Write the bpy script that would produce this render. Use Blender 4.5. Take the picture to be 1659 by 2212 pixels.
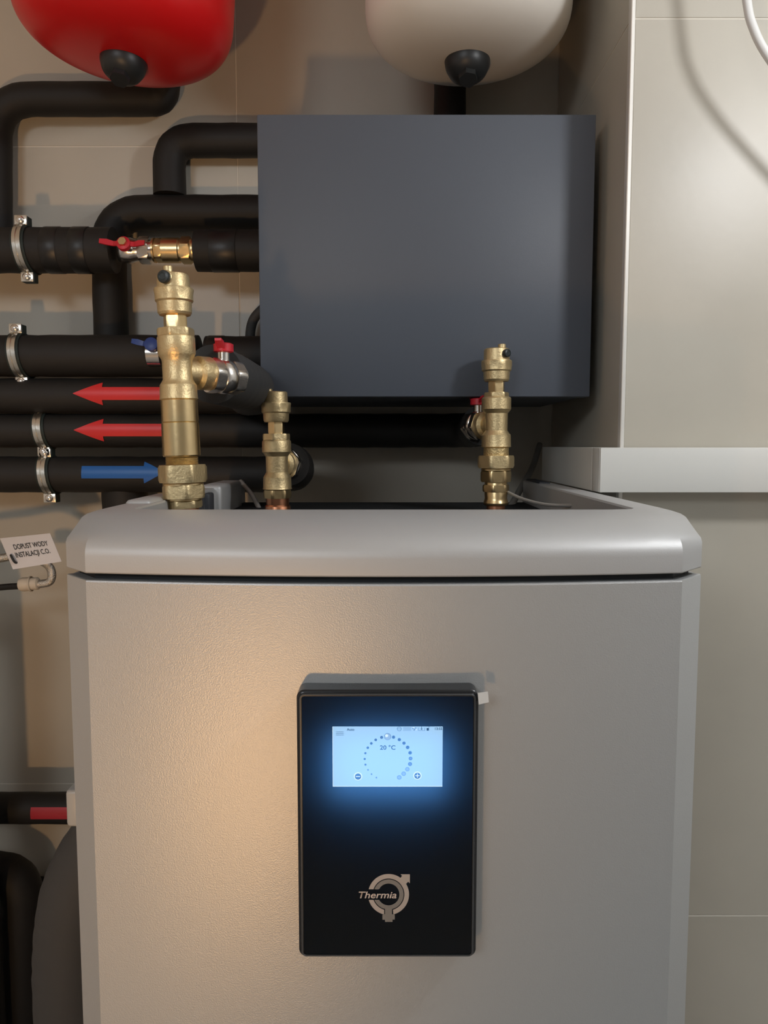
import bpy, bmesh, math, random
from mathutils import Vector, Matrix
random.seed(4)
for o in list(bpy.data.objects): bpy.data.objects.remove(o, do_unlink=True)
S = bpy.context.scene
COL = S.collection
# ------------------------------------------------------------------ camera
CZ = 1.615; PITCH = math.radians(5.0); F = 1660.0
cam = bpy.data.cameras.new('camera'); co = bpy.data.objects.new('camera', cam); COL.objects.link(co)
co.location = (0, 0, CZ); co.rotation_euler = (math.pi/2 - PITCH, 0, 0)
cam.sensor_fit = 'VERTICAL'; cam.sensor_height = 34.6; cam.lens = 34.6*F/2212.0
cam.clip_start = 0.02; cam.clip_end = 30
S.camera = co
# ------------------------------------------------------------------ world, lights, exposure
w = bpy.data.worlds.new('world'); S.world = w; w.use_nodes = True
w.node_tree.nodes['Background'].inputs[0].default_value = (.9, .95, 1, 1)
w.node_tree.nodes['Background'].inputs[1].default_value = 0.02
def area(name, loc, target, size, power, col):
    l = bpy.data.lights.new(name, 'AREA'); l.shape = 'DISK'; l.size = size; l.energy = power; l.color = col
    o = bpy.data.objects.new(name, l); COL.objects.link(o); o.location = loc
    d = Vector(target) - Vector(loc); o.rotation_euler = d.to_track_quat('-Z', 'Y').to_euler(); return o
lb_ = bpy.data.lights.new('bulb_light', 'POINT'); lb_.shadow_soft_size = .07; lb_.energy = 18; lb_.color = (.97, .98, 1.0)
lo_ = bpy.data.objects.new('bulb_light', lb_); COL.objects.link(lo_); lo_.location = (.86, .38, 2.25)
wl_ = area('low_warm_lamp_light', (-0.42, -0.60, 0.80), (-1.5, 1.3, 2.2), 0.10, 6.2, (1.0, .56, .24)); wl_.data.spread = math.radians(112)
area('added_fill_light', (-1.0, -1.4, 2.60), (0.0, 0.6, 1.2), 0.9, 25, (.90, .95, 1.0))  # added soft fill with no known lamp behind it, lifts the shaded sides
S.view_settings.view_transform = 'Standard'; S.view_settings.look = 'None'
S.view_settings.gamma = 1.0; S.view_settings.use_curve_mapping = False
S.view_settings.exposure = 0.0

# ------------------------------------------------------------------ helpers
SP, CP = math.sin(PITCH), math.cos(PITCH)
def at(px, py, Y):
    """a pixel and a distance from the camera plane give a point"""
    zu = -(py-1106.0)/F; xr = (px-829.5)/F
    yd = CP + zu*SP; zd = -SP + zu*CP
    return Vector((xr*Y/yd, Y, CZ + zd*Y/yd))
def mpp(py, Y):
    zu = -(py-1106.0)/F
    return Y/(CP+zu*SP)/F
def lin(r, g, b):
    f = lambda c: (c/255/12.92) if c/255 <= .04045 else ((c/255+.055)/1.055)**2.4
    return (f(r), f(g), f(b), 1)
MATS = {}
def mat(name, col, rough=.5, metal=0.0, spec=.5, bump=0, bscale=200, var=0, vscale=8, emit=None, estr=0, rvar=0, detail=3, coat=0):
    if name in MATS: return MATS[name]
    m = bpy.data.materials.new(name); m.use_nodes = True; MATS[name] = m
    nt = m.node_tree; b = nt.nodes['Principled BSDF']
    b.inputs['Base Color'].default_value = col
    b.inputs['Roughness'].default_value = rough; b.inputs['Metallic'].default_value = metal
    b.inputs['Specular IOR Level'].default_value = spec
    b.inputs['Coat Weight'].default_value = coat
    tc = nt.nodes.new('ShaderNodeTexCoord')
    if var:
        n = nt.nodes.new('ShaderNodeTexNoise'); n.inputs['Scale'].default_value = vscale; n.inputs['Detail'].default_value = 5
        nt.links.new(tc.outputs['Object'], n.inputs['Vector'])
        mx = nt.nodes.new('ShaderNodeMix'); mx.data_type = 'RGBA'
        mx.inputs[6].default_value = tuple(c*(1-var) for c in col[:3])+(1,)
        mx.inputs[7].default_value = tuple(min(1, c*(1+var)) for c in col[:3])+(1,)
        nt.links.new(n.outputs['Fac'], mx.inputs[0]); nt.links.new(mx.outputs[2], b.inputs['Base Color'])
        if rvar:
            mr = nt.nodes.new('ShaderNodeMapRange'); mr.inputs[3].default_value = rough-rvar; mr.inputs[4].default_value = rough+rvar
            nt.links.new(n.outputs['Fac'], mr.inputs[0]); nt.links.new(mr.outputs[0], b.inputs['Roughness'])
    if bump:
        n = nt.nodes.new('ShaderNodeTexNoise'); n.inputs['Scale'].default_value = bscale; n.inputs['Detail'].default_value = detail
        nt.links.new(tc.outputs['Object'], n.inputs['Vector'])
        bp = nt.nodes.new('ShaderNodeBump'); bp.inputs['Strength'].default_value = bump; bp.inputs['Distance'].default_value = .002
        nt.links.new(n.outputs['Fac'], bp.inputs['Height']); nt.links.new(bp.outputs[0], b.inputs['Normal'])
    if emit:
        b.inputs['Emission Color'].default_value = emit; b.inputs['Emission Strength'].default_value = estr
    return m
tile_m = mat('stone_tile', (.49, .458, .388, 1), .38, var=.17, vscale=3.6, bump=.06, bscale=60, rvar=.06, detail=6)
grout_m = mat('grout', (.70, .66, .58, 1), .9)
plaster = mat('plaster', (.78, .77, .75, 1), .9)
floor_m = mat('floor_tile', (.52, .50, .47, 1), .5, var=.1)
silver = mat('silver_paint', (.49, .50, .50, 1), .42, metal=.45, bump=.16, bscale=900, detail=2)
silver2 = mat('silver_plastic', (.49, .495, .495, 1), .48, metal=.35, bump=.04, bscale=700, detail=2)
gap_m = mat('gap_black', (.008, .010, .012, 1), .6)
inner_m = mat('inner_grey', (.045, .05, .06, 1), .55)
slate = mat('slate_paint', (.082, .095, .120, 1), .50, bump=.03, bscale=500)
white_p = mat('white_laminate', (.74, .74, .70, 1), .38)
trim_m = mat('trim_metal', (.85, .83, .78, 1), .3, metal=.3)
foam = mat('black_foam', (.013, .012, .011, 1), .62, bump=.12, bscale=90, spec=.4)
foam2 = mat('grey_foam', (.050, .050, .050, 1), .7, bump=.12, bscale=120, spec=.4)
tape = mat('black_tape', (.010, .010, .010, 1), .42, bump=.15, bscale=60)
brass = mat('cast_brass', (.72, .57, .32, 1), .45, metal=.9, bump=.22, bscale=330, var=.12, vscale=60)
brass_s = mat('machined_brass', (.74, .56, .30, 1), .30, metal=1, bump=.05, bscale=200, var=.1, vscale=50)
brass_r = mat('rough_brass', (.66, .50, .25, 1), .48, metal=.9, bump=.6, bscale=260, var=.2, vscale=120)
copper = mat('copper', (.80, .36, .20, 1), .28, metal=1)
chrome = mat('nickel', (.75, .71, .66, 1), .22, metal=1, bump=.06, bscale=150)
zinc = mat('zinc_steel', (.72, .69, .62, 1), .28, metal=1, bump=.15, bscale=200)
red_pl = mat('red_plastic', (.55, .018, .035, 1), .4)
blue_pl = mat('blue_plastic', (.02, .05, .22, 1), .4)
red_paint = mat('red_enamel', (.66, .010, .012, 1), .34, bump=.02, bscale=300)
cream = mat('cream_enamel', (.86, .83, .76, 1), .34, bump=.02, bscale=300)
blk_pl = mat('black_plastic', (.018, .020, .021, 1), .42)
knob_m = mat('dark_knob', (.020, .028, .030, 1), .35)
red_st = mat('red_vinyl', (.62, .020, .022, 1), .38)
red_st2 = mat('dull_red_vinyl', (.40, .018, .030, 1), .45)
blue_st = mat('blue_vinyl', (.006, .12, .46, 1), .38)
paper = mat('white_paper', (.62, .60, .60, 1), .7)
ink = mat('black_ink', (.02, .02, .02, 1), .6)
white_c = mat('white_cable', (.75, .75, .73, 1), .4)
grey_c = mat('grey_cable', (.30, .29, .27, 1), .5)
cap_w = mat('cream_rubber', (.55, .48, .38, 1), .5)
braid = mat('steel_braid', (.55, .52, .46, 1), .35, metal=.9, bump=.8, bscale=500)
clear_pl = mat('milky_plastic', (.36, .36, .35, 1), .35)
rubber_g = mat('green_black_rubber', (.012, .022, .020, 1), .6)

def finish(bm, name, m, parent, ang=35, smooth=True):
    bmesh.ops.remove_doubles(bm, verts=bm.verts, dist=1e-6)
    bmesh.ops.recalc_face_normals(bm, faces=bm.faces)
    if smooth:
        for f in bm.faces: f.smooth = True
        for e in bm.edges:
            if len(e.link_faces) == 2 and e.calc_face_angle(0) > math.radians(ang): e.smooth = False
    me = bpy.data.meshes.new(name); o = bpy.data.objects.new(name, me)
    if parent is None:
        xs = [v.co for v in bm.verts]
        c = Vector(((min(v.x for v in xs)+max(v.x for v in xs))/2, (min(v.y for v in xs)+max(v.y for v in xs))/2, min(v.z for v in xs)))
        o.location = c
    elif isinstance(parent, tuple): parent, c = parent[0], Vector((0, 0, 0))
    else:
        r = parent
        while r.parent: r = r.parent
        c = r.location.copy() if r.type == 'EMPTY' or parent is r else Vector((0, 0, 0))
        if r.type != 'EMPTY': c = r.location.copy()
    for v in bm.verts: v.co -= c
    bm.to_mesh(me); bm.free()
    if m: me.materials.append(m)
    COL.objects.link(o)
    if parent: o.parent = parent
    return o
def tag(o, label=None, cat=None, group=None, kind=None):
    if label: o['label'] = label
    if cat: o['category'] = cat
    if group: o['group'] = group
    if kind: o['kind'] = kind
    return o
def thing(name, label, cat, loc, group=None, rot=(0, 0, 0)):
    o = bpy.data.objects.new(name, None); COL.objects.link(o); o.location = loc; o.rotation_euler = rot
    o.empty_display_size = .05
    return tag(o, label, cat, group)
def NB(): return bmesh.new()
def add_box(bm, lo, hi, bev=0, seg=2):
    lo, hi = Vector(lo), Vector(hi)
    r = bmesh.ops.create_cube(bm, size=1)
    vs = r['verts']
    for v in vs: v.co = Vector((lo[i]+(v.co[i]+.5)*(hi[i]-lo[i]) for i in range(3)))
    if bev:
        es = list({e for v in vs for e in v.link_edges})
        bmesh.ops.bevel(bm, geom=es, offset=bev, segments=seg, affect='EDGES', profile=.5)
    return bm
def box(lo, hi, bev=0, seg=2): return add_box(NB(), lo, hi, bev, seg)
def add_rings(bm, rings, closed=True, cap0=True, cap1=True):
    R = [[bm.verts.new(p) for p in r] for r in rings]
    for a, b in zip(R[:-1], R[1:]):
        n = len(a)
        for i in range(n if closed else n-1):
            j = (i+1) % n
            try: bm.faces.new((a[i], a[j], b[j], b[i]))
            except ValueError: pass
    if cap0: bm.faces.new(R[0][::-1])
    if cap1: bm.faces.new(R[-1])
    return bm
def frame(d):
    d = Vector(d).normalized(); u = Vector((0, 0, 1)) if abs(d.z) < .9 else Vector((1, 0, 0))
    a = d.cross(u).normalized(); b = a.cross(d).normalized(); return d, a, b
def hexr(th, ap):   # radius of a hexagon with apothem ap
    t = (th % (math.pi/3)) - math.pi/6
    return ap/math.cos(t)
def add_lathe(bm, prof, p0=(0, 0, 0), d=(0, 0, 1), n=40, phase=0.0, cap=True, hexa=False):
    """prof: (r, t) along d, or (r, t, 'h') for hexagonal rings (r = corner radius)"""
    p0 = Vector(p0); d, a, b = frame(d); rings = []
    if hexa: n = 48
    for row in prof:
        r, t = row[0], row[1]; hx = len(row) > 2
        ring = []
        for i in range(n):
            th = 2*math.pi*i/n
            rr = r
            if hx: rr = min(hexr(th, r*.866), row[2])
            ring.append(p0 + d*t + a*(rr*math.cos(th+phase)) + b*(rr*math.sin(th+phase)))
        rings.append(ring)
    return add_rings(bm, rings, True, cap, cap)
def lathe(prof, **k): return add_lathe(NB(), prof, **k)
def hexnut(r, t0, t1, ch=.0025, **k):
    rc = r*.935
    return add_lathe(NB(), [(r, t0, rc), (r, t0+ch, r), (r, t1-ch, r), (r, t1, rc)], hexa=True, **k)
def fillet(pts, rad, seg=8):
    pts = [Vector(p) for p in pts]; out = [pts[0]]
    for i in range(1, len(pts)-1):
        p, q, s = pts[i-1], pts[i], pts[i+1]
        rr = rad[i-1] if isinstance(rad, (list, tuple)) else rad
        u = (p-q); v = (s-q); l = min(rr, u.length*.49, v.length*.49)
        if l < 1e-5: out.append(q); continue
        A = q+u.normalized()*l; B = q+v.normalized()*l
        for k in range(seg+1):
            t = k/seg; out.append((1-t)**2*A + 2*t*(1-t)*q + t*t*B)
    out.append(pts[-1]); return out
def add_tube(bm, pts, r, n=20, cap=True, wob=0):
    pts = [Vector(p) for p in pts]; rings = []
    d0 = (pts[1]-pts[0]).normalized(); _, a, b = frame(d0)
    for i, p in enumerate(pts):
        d = (pts[min(i+1, len(pts)-1)]-pts[max(i-1, 0)]).normalized()
        a = (a - d*a.dot(d)).normalized(); b = d.cross(a)
        rr = r[i] if isinstance(r, (list, tuple)) else r
        if wob: rr *= 1+wob*math.sin(i*2.1)+wob*random.uniform(-.5, .5)
        rings.append([p + a*(rr*math.cos(2*math.pi*k/n)) + b*(rr*math.sin(2*math.pi*k/n)) for k in range(n)])
    return add_rings(bm, rings, True, cap, cap)
def tube(pts, r, **k): return add_tube(NB(), pts, r, **k)
def dense(pts, step=.03):
    out = []
    for a, b in zip(pts[:-1], pts[1:]):
        n = max(1, int((b-a).length/step))
        out += [a.lerp(b, k/n) for k in range(n)]
    return out+[pts[-1]]
def spline(pts, n=12):
    pts = [Vector(p) for p in pts]; P = [2*pts[0]-pts[1]]+pts+[2*pts[-1]-pts[-2]]; out = []
    for i in range(1, len(P)-2):
        for k in range(n):
            t = k/n; a, b, c, d = P[i-1], P[i], P[i+1], P[i+2]
            out.append(.5*((2*b)+(-a+c)*t+(2*a-5*b+4*c-d)*t*t+(-a+3*b-3*c+d)*t**3))
    return out+[pts[-1]]
def prism(poly, y0, y1):      # polygon in (x, z), extruded along y
    bm = NB()
    return add_rings(bm, [[Vector((x, y0, z)) for x, z in poly], [Vector((x, y1, z)) for x, z in poly]])
def text_bm(s, size, shear=0, offset=0, align='LEFT', ext=.0, sx=1):
    cu = bpy.data.curves.new('t', 'FONT'); cu.body = s; cu.size = size; cu.shear = shear; cu.offset = offset
    cu.align_x = align; cu.extrude = ext; cu.resolution_u = 4
    o = bpy.data.objects.new('t', cu); COL.objects.link(o)
    dg = bpy.context.evaluated_depsgraph_get(); me = bpy.data.meshes.new_from_object(o.evaluated_get(dg))
    bm = NB(); bm.from_mesh(me); bpy.data.objects.remove(o); bpy.data.curves.remove(cu); bpy.data.meshes.remove(me)
    for v in bm.verts: v.co.x *= sx
    return bm
def xf(bm, M):
    bm.transform(M); return bm

# ------------------------------------------------------------------ the room
DB, DP = 1.62, 1.15              # back wall and pier front
GZ = at(400, 320, DB).z; TH, TW = 1.334, .667; GX = at(512, 200, DB).x
PX = at(1344, 930, DP).x         # pier edge
RX0, RX1, RY0, HC = -2.0, 1.9, -2.6, 2.62
def wall(name, lo, hi, m): return tag(finish(box(lo, hi), name, m, None, smooth=False), kind='structure')
fl = wall('floor', (RX0, RY0, -.1), (RX1, DB+.1, 0), floor_m)
wall('ceiling', (RX0, RY0, HC), (RX1, DB+.1, HC+.1), plaster)
wall('wall_left', (RX0-.1, RY0, 0), (RX0, DB+.1, HC), plaster)
wall('wall_right', (RX1, RY0, 0), (RX1+.1, DB+.1, HC), plaster)
wall('wall_front', (RX0, RY0-.1, 0), (RX1, RY0, HC), plaster)
wb = wall('wall_back', (RX0, DB-.0070, 0), (RX1, DB+.1, HC), grout_m)
wp = wall('wall_pier', (PX-.003, DP-.0060, 0), (RX1, DB-.0071, HC), grout_m)
g = .0011
def tiles(parent, x0, x1, y, th=.009, GX=GX):
    ks = range(-6, 7)
    for i in ks:
        a, b = GX+i*TW+g, GX+(i+1)*TW-g
        a, b = max(a, x0), min(b, x1)
        if b-a < .02: continue
        for j in range(-3, 3):
            c, d = GZ+j*TH+g, GZ+(j+1)*TH-g
            c, d = max(c, .001), min(d, HC-.001)
            if d-c < .02: continue
            finish(box((a, y, c), (b, y+th, d), .0006, 1), 'tile', tile_m, parent)
tiles(wb, RX0, PX-.0045, DB-.008)
tiles(wp, PX+.001, RX1, DP-.007, GX=PX)
for j in range(-3, 3):
    c, d = max(GZ+j*TH+g, .001), min(GZ+(j+1)*TH-g, HC-.001)
    if d-c > .02: finish(box((PX-.004, DP+.003, c), (PX+.005, DB-.009, d), .0006, 1), 'tile', tile_m, wp)
bm = box((PX-.0055, DP-.0095, 0.001), (PX+.0005, DP+.004, HC-.001), .001, 1)
tag(finish(bm, 'trim_1', trim_m, None), kind='structure')
# white ledge round the pier
LD = 1.095
LX = at(1297, 1000, LD).x
lt, lb = at(1400, 967, LD).z, at(1400, 1064, LD).z
L = thing('wall_ledge', 'white boxed ledge wrapping the pier corner above the silver cabinet', 'ledge', ((LX+1.2)/2, LD, lb))
finish(box((LX, LD, lb), (RX1-.01, DP-.0096, lt), .0012, 2), 'front_board', white_p, L)
finish(box((LX, DP-.0095, lb), (PX-.006, 1.50, lt), .0006, 1), 'side_board', white_p, L)
finish(box((LX-.0006, LD+.004, lb+.001), (LX+.004, LD+.009, lt-.001), .0003, 1), 'edge_band', white_p, L)

# ------------------------------------------------------------------ heat pump
def footprint(ef=0, es=0, rear=1.42, W=.299):
    P = [(-W+es, rear), (-W+es, 1.2), (-W+es, .95), (-W+es, .717+ef), (-.269+es*.6, .685+ef)]
    n = 16
    for k in range(1, n):
        x = -.269+es*.6 + (2*(.269-es*.6))*k/n
        P.append((x, .6645+.0205*(x/.269)**2+ef))
    P += [(.269-es*.6, .685+ef), (W-es, .717+ef), (W-es, .95), (W-es, 1.2), (W-es, rear)]
    return P
ZB = at(176, 1253, .685).z; ZC0 = at(176, 1238.5, .685).z; ZT = at(830, 1104, .76).z
HP = thing('heat_pump', 'tall silver grey heat pump cabinet with open top and black touchscreen panel', 'heat pump', (0, 1.0, 0))
def ext(fp, z0, z1, bev=0): return add_rings(NB(), [[Vector((x, y, z)) for x, y in fp] for z in (z0, z1)])
fp = footprint(); front = fp[3:-3]
# front panel: bowed sheet with chamfered sides and a small rounded top edge
bm = NB(); th = .012
inn = [(x*.965, y+th) for x, y in front]
for_ring = lambda e: [(x*(1-e*.8), y+e) for x, y in front] + [(x*.965, y+th) for x, y in front][::-1]
add_rings(bm, [[Vector((x, y, z)) for x, y in for_ring(e)] for z, e in ((.06, 0), (ZB-.0018, 0), (ZB-.0005, .0005), (ZB, .0018))])
finish(bm, 'front_panel', silver, HP, ang=20)
finish(box((-.299, .7172, .06), (.299, 1.42, ZB-.001), .0015, 1), 'side_casing', silver2, HP)
finish(ext(footprint(.02, .02, 1.40), .0, .07), 'plinth', gap_m, HP)
finish(ext(footprint(.010, .008, 1.41), ZB-.03, ZC0+.01), 'seam_gasket', gap_m, HP)
# top cover: rounded front, open trough behind
rings = []
prof = [(0.0012, ZC0), (0, ZC0+.0012), (0, ZC0+.016)]
for k in range(1, 11):
    th_ = math.pi/2*k/10
    prof.append((.080*(1-math.cos(th_)), ZC0+.016+(ZT-ZC0-.016)*math.sin(th_)))
def sideprof(k):     # the chamfered ends: upright, slanting, then level with the crest
    P = [(0, 0.0012, ZC0), (1, 0, ZC0+.0012), (2, 0, ZC0+.016), (4.5, .0, ZC0+.0265), (5.2, .002, ZC0+.029), (9.2, .030, ZT-.0035), (10.5, .044, ZT-.0012), (12, .080, ZT)]
    for a, b in zip(P[:-1], P[1:]):
        if k <= b[0]:
            t = (k-a[0])/(b[0]-a[0]); return a[1]+(b[1]-a[1])*t, a[2]+(b[2]-a[2])*t
    return P[-1][1:]
for k, (e, z) in enumerate(prof):
    se, sz = sideprof(k); es = .010*(se/.08)**.7; ff = footprint(e, es); fs = footprint(se, es); ring = []
    for i, (x, y) in enumerate(ff):
        if i <= 3 or i >= len(ff)-4: ring.append(Vector((fs[i][0], fs[i][1], sz)))
        else: ring.append(Vector((x, y, z)))
    rings.append(ring)
last = footprint(.080, .010)
IX, IY = .260, .778
def inner(x, y):
    q = Vector((max(-IX, min(IX, x)), max(IY, y), 0))
    # rounded inner corner
    r = .022; cx = IX-r; cy = IY+r
    if abs(q.x) > cx and q.y < cy:
        v = Vector((abs(q.x)-cx, q.y-cy)); v = v.normalized()*r
        q.x = math.copysign(cx+v.x, q.x); q.y = cy+v.y
    return q
def ring_in(z, k=0):
    out = []
    for x, y in last:
        q = inner(x, y); out.append(Vector((q.x*(1-k), q.y+k*.3, z)))
    return out
rings += [ring_in(ZT), [v*1 for v in ring_in(ZT-.002, .008)], ring_in(ZT-.07, .012)]
bm = NB(); add_rings(bm, rings, closed=False, cap0=False, cap1=False)
finish(bm, 'top_cover', silver2, HP, ang=24)
finish(box((-.255, .80, ZT-.085), (.255, 1.415, ZT-.072)), 'inner_deck', inner_m, HP)
# side bracket pieces on the left rim
for (px, py, px2, py2, Y0, Y1, X0, X1, m, nm) in [
    (0, 0, 0, 0, .86, .98, -.292, -.262, silver2, 'rim_lip'),
    (0, 0, 0, 0, 1.17, 1.34, -.285, -.248, silver2, 'rim_bracket')]:
    z1 = ZT+.004 if nm == 'rim_lip' else ZT+.004
    finish(box((X0, Y0, ZT-.05), (X1, Y1, z1), .006, 3), nm, m, HP)
for Y0, Y1 in ((1.02, 1.07), (1.10, 1.13)):
    finish(box((-.262, Y0, ZT-.06), (-.250, Y1, ZT-.004), .003, 2), 'rim_rib', inner_m, HP)
finish(box((.262, 1.30, ZT-.06), (.282, 1.42, ZT+.003), .003, 2), 'rim_end_block', inner_m, HP)

# ---- control panel
PY = .6645                                   # front surface of the cabinet
PF = PY-.022                                 # glass face
c0 = at(641, 1493, PF); c1 = at(1034, 2073, PF)
pl, pr = at(641, 1780, PF).x+.0005, at(1032, 1780, PF).x
pt, pb = c0.z, c1.z
def rrect(x0, x1, z0, z1, r, n=6):
    out = []
    for cx, cz, a0 in ((x1-r, z1-r, 0), (x0+r, z1-r, 90), (x0+r, z0+r, 180), (x1-r, z0+r, 270)):
        for k in range(n+1):
            a = math.radians(a0+90*k/n); out.append((cx+r*math.cos(a), cz+r*math.sin(a)))
    return out
def rr_ring(e, y, r=.007): return [Vector((x, y, z)) for x, z in rrect(pl+e, pr-e, pb+e, pt-e, max(r-e, .001))]
bm = NB()
add_rings(bm, [rr_ring(0, PY+.012), rr_ring(0, PF+.0045), rr_ring(.0008, PF+.0036), rr_ring(.0022, PF+.0030), rr_ring(.0026, PF+.0008), rr_ring(.0034, PF), rr_ring(.0046, PF),
               rr_ring(.0048, PF+.0012), rr_ring(.0050, PF+.0205)], cap0=True, cap1=False)
CPN = finish(bm, 'control_panel', mat('panel_black', (.010, .011, .013, 1), .25), HP, ang=30)
tag(CPN, 'black glass touchscreen control panel with lit display and round emblem')
bm = NB(); bm.faces.new([bm.verts.new(v) for v in rr_ring(.0050, PF+.0204)])
finish(bm, 'backing_plate', mat('matte_black', (.0015, .0015, .002, 1), 1.0, spec=0), CPN, smooth=False)
# bright edge line
bm = NB(); add_rings(bm, [rr_ring(.0026, PF+.0006), rr_ring(.0032, PF-.0002), rr_ring(.0040, PF-.0002), rr_ring(.0046, PF+.0006)], cap0=False, cap1=False)
finish(bm, 'bezel_ring', mat('bezel_grey', (.07, .075, .08, 1), .22, metal=.4), CPN)
# glass: mostly clear with a protective film, its blue haze added for the screen's halo, shiny in front
gm = bpy.data.materials.new('film_glass'); gm.use_nodes = True; nt = gm.node_tree; nt.nodes.clear()
o_ = nt.nodes.new('ShaderNodeOutputMaterial'); tr = nt.nodes.new('ShaderNodeBsdfTransparent'); tl = nt.nodes.new('ShaderNodeBsdfTranslucent')
tl.inputs[0].default_value = (.22, .52, 1.0, 1); gl = nt.nodes.new('ShaderNodeBsdfGlossy'); gl.inputs['Roughness'].default_value = .06
m1 = nt.nodes.new('ShaderNodeMixShader'); m1.inputs[0].default_value = .46; nt.links.new(tr.outputs[0], m1.inputs[1]); nt.links.new(tl.outputs[0], m1.inputs[2])
fr = nt.nodes.new('ShaderNodeFresnel'); fr.inputs[0].default_value = 1.45; m2 = nt.nodes.new('ShaderNodeMixShader')
nt.links.new(fr.outputs[0], m2.inputs[0]); nt.links.new(m1.outputs[0], m2.inputs[1]); nt.links.new(gl.outputs[0], m2.inputs[2]); nt.links.new(m2.outputs[0], o_.inputs[0])
bm = NB(); bm.faces.new([bm.verts.new(v) for v in rr_ring(.0048, PF+.0006)])
gp = finish(bm, 'glass_pane', gm, CPN, smooth=False)
if gp.data.polygons[0].normal.y > 0: gp.data.flip_normals()
# screen
SY = PF+.0180
s0, s1 = at(718.5, 1570, SY), at(956, 1699, SY)
sl, sr = at(718.5, 1635, SY).x, at(956, 1635, SY).x; st, sb = s0.z, s1.z
SW, SH = sr-sl, st-sb
scr_m = mat('screen_light', (0, 0, 0, 1), .5, emit=(.46, .74, 1.0, 1), estr=1.45)
finish(box((sl, SY, sb), (sr, SY+.0008, st)), 'screen', scr_m, CPN, smooth=False)
def sc(u, v, dy=.0003): return Vector((sl+(u-106)/(1518-106)*SW, SY-dy, st-(v-110)/(885-110)*SH))   # crop pixels -> screen
k_ = SW/(1518-106)
def emat(n, c, s): return mat(n, (0, 0, 0, 1), .6, emit=c+(1,), estr=s)
e_dark = emat('px_dark', (.02, .10, .20), .3); e_mid = emat('px_mid', (.08, .22, .50), .9); e_mid2 = emat('px_soft', (.22, .42, .75), 1.0)
e_pale = emat('px_pale', (.36, .62, .92), 1.2); e_white = emat('px_white', (.8, .95, 1.0), 1.6); e_ball = emat('px_ball', (.46, .68, .88), 1.1)
def disc(u, v, r, m, dy=.0003, name='dial_dot', r0=0, n=20):
    c = sc(u, v, dy); bm = NB(); r *= k_
    if r0:
        a = [c+Vector((r*math.cos(2*math.pi*i/n), 0, r*math.sin(2*math.pi*i/n))) for i in range(n)]
        b = [c+Vector((r0*k_*math.cos(2*math.pi*i/n), 0, r0*k_*math.sin(2*math.pi*i/n))) for i in range(n)]
        add_rings(bm, [a, b], cap0=False, cap1=False)
    else: bm.faces.new([bm.verts.new(c+Vector((r*math.cos(2*math.pi*i/n), 0, r*math.sin(2*math.pi*i/n)))) for i in range(n)])
    return finish(bm, name, m, CPN, smooth=False)
def rect(u0, v0, u1, v1, m, name, dy=.0003):
    a, b = sc(u0, v0, dy), sc(u1, v1, dy); bm = NB()
    bm.faces.new([bm.verts.new(p) for p in (a, (b.x, a.y, a.z), b, (a.x, a.y, b.z))]); return finish(bm, name, m, CPN, smooth=False)
def stext(s, u, v, size, m, name='screen_text', align='LEFT', sx=1):
    bm = text_bm(s, size*k_, align=align, sx=sx, offset=.018*size*k_); p = sc(u, v, .0004)
    xf(bm, Matrix.Translation(p) @ Matrix.Rotation(math.pi/2, 4, 'X')); return finish(bm, name, m, CPN, smooth=False)
dots = [(735, 245, 19), (660, 277, 17), (603, 323, 17), (558, 379, 16), (527, 450, 14), (518, 524, 14), (528, 598, 13), (560, 666, 10), (606, 722, 10), (668, 767, 10),
        (888, 242, 21), (962, 274, 21), (1022, 320, 21), (1069, 374, 23), (1101, 444, 23), (1107, 518, 24), (1100, 590, 26), (1066, 658, 28), (1019, 716, 29), (962, 764, 29)]
for i, (u, v, r) in enumerate(dots):
    m = e_mid if (i < 7 or 10 <= i < 15) else (e_mid2 if i < 17 else e_pale)
    disc(u, v, r, e_dark if i < 10 else e_mid if i < 17 else e_mid2, .0003, 'dial_dot', r0=r*.72)
    disc(u, v, r*.74, m, .00035, 'dial_dot')
disc(812, 235, 45, e_mid, .0003, 'dial_handle'); disc(812, 235, 41, e_ball, .0004, 'dial_handle'); disc(800, 222, 20, e_white, .0005, 'dial_handle')
for u, v, pl_ in ((432, 750, 0), (1196, 740, 1)):
    disc(u, v, 54, e_white, .0003, 'screen_button', r0=40); disc(u, v+3, 40, e_dark, .0004, 'screen_button'); disc(u, v+1, 35, e_mid, .0005, 'screen_button')
    rect(u-28, v-5, u+28, v+5, e_white, 'button_sign', .0006)
    if pl_: rect(u-5, v-28, u+5, v+28, e_white, 'button_sign', .0006)
for v in (174, 194, 214): rect(152, v-2.5, 250, v+2.5, e_dark, 'menu_bar')
stext('Auto', 292, 158, 46, e_dark); stext('20 °C', 814, 402, 80, e_dark, align='CENTER', sx=1.06); stext('13:55', 1512, 148, 46, e_dark, align='RIGHT')
disc(961, 136, 29, e_mid, .0003, 'status_icon', r0=24); rect(934, 132, 988, 138, e_mid2, 'status_icon')
for i in range(9): rect(1014+i*11.5, 112, 1018+i*11.5, 160, e_mid2, 'status_icon')
for a, b in ((1146, 118), (1136, 132), (1160, 140), (1172, 124), (1152, 150), (1178, 146)): rect(a-8, b-6, a+8, b+6, e_white if a % 4 else e_mid2, 'status_icon')
rect(1204, 120, 1208, 158, e_mid, 'status_icon'); rect(1286, 120, 1290, 158, e_mid, 'status_icon'); rect(1204, 154, 1290, 158, e_mid, 'status_icon')
rect(1244, 106, 1250, 140, e_dark, 'status_icon')
bm = NB(); bm.faces.new([bm.verts.new(sc(u, v)) for u, v in ((1232, 132), (1262, 132), (1247, 148))]); finish(bm, 'status_icon', e_dark, CPN, smooth=False)
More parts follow.
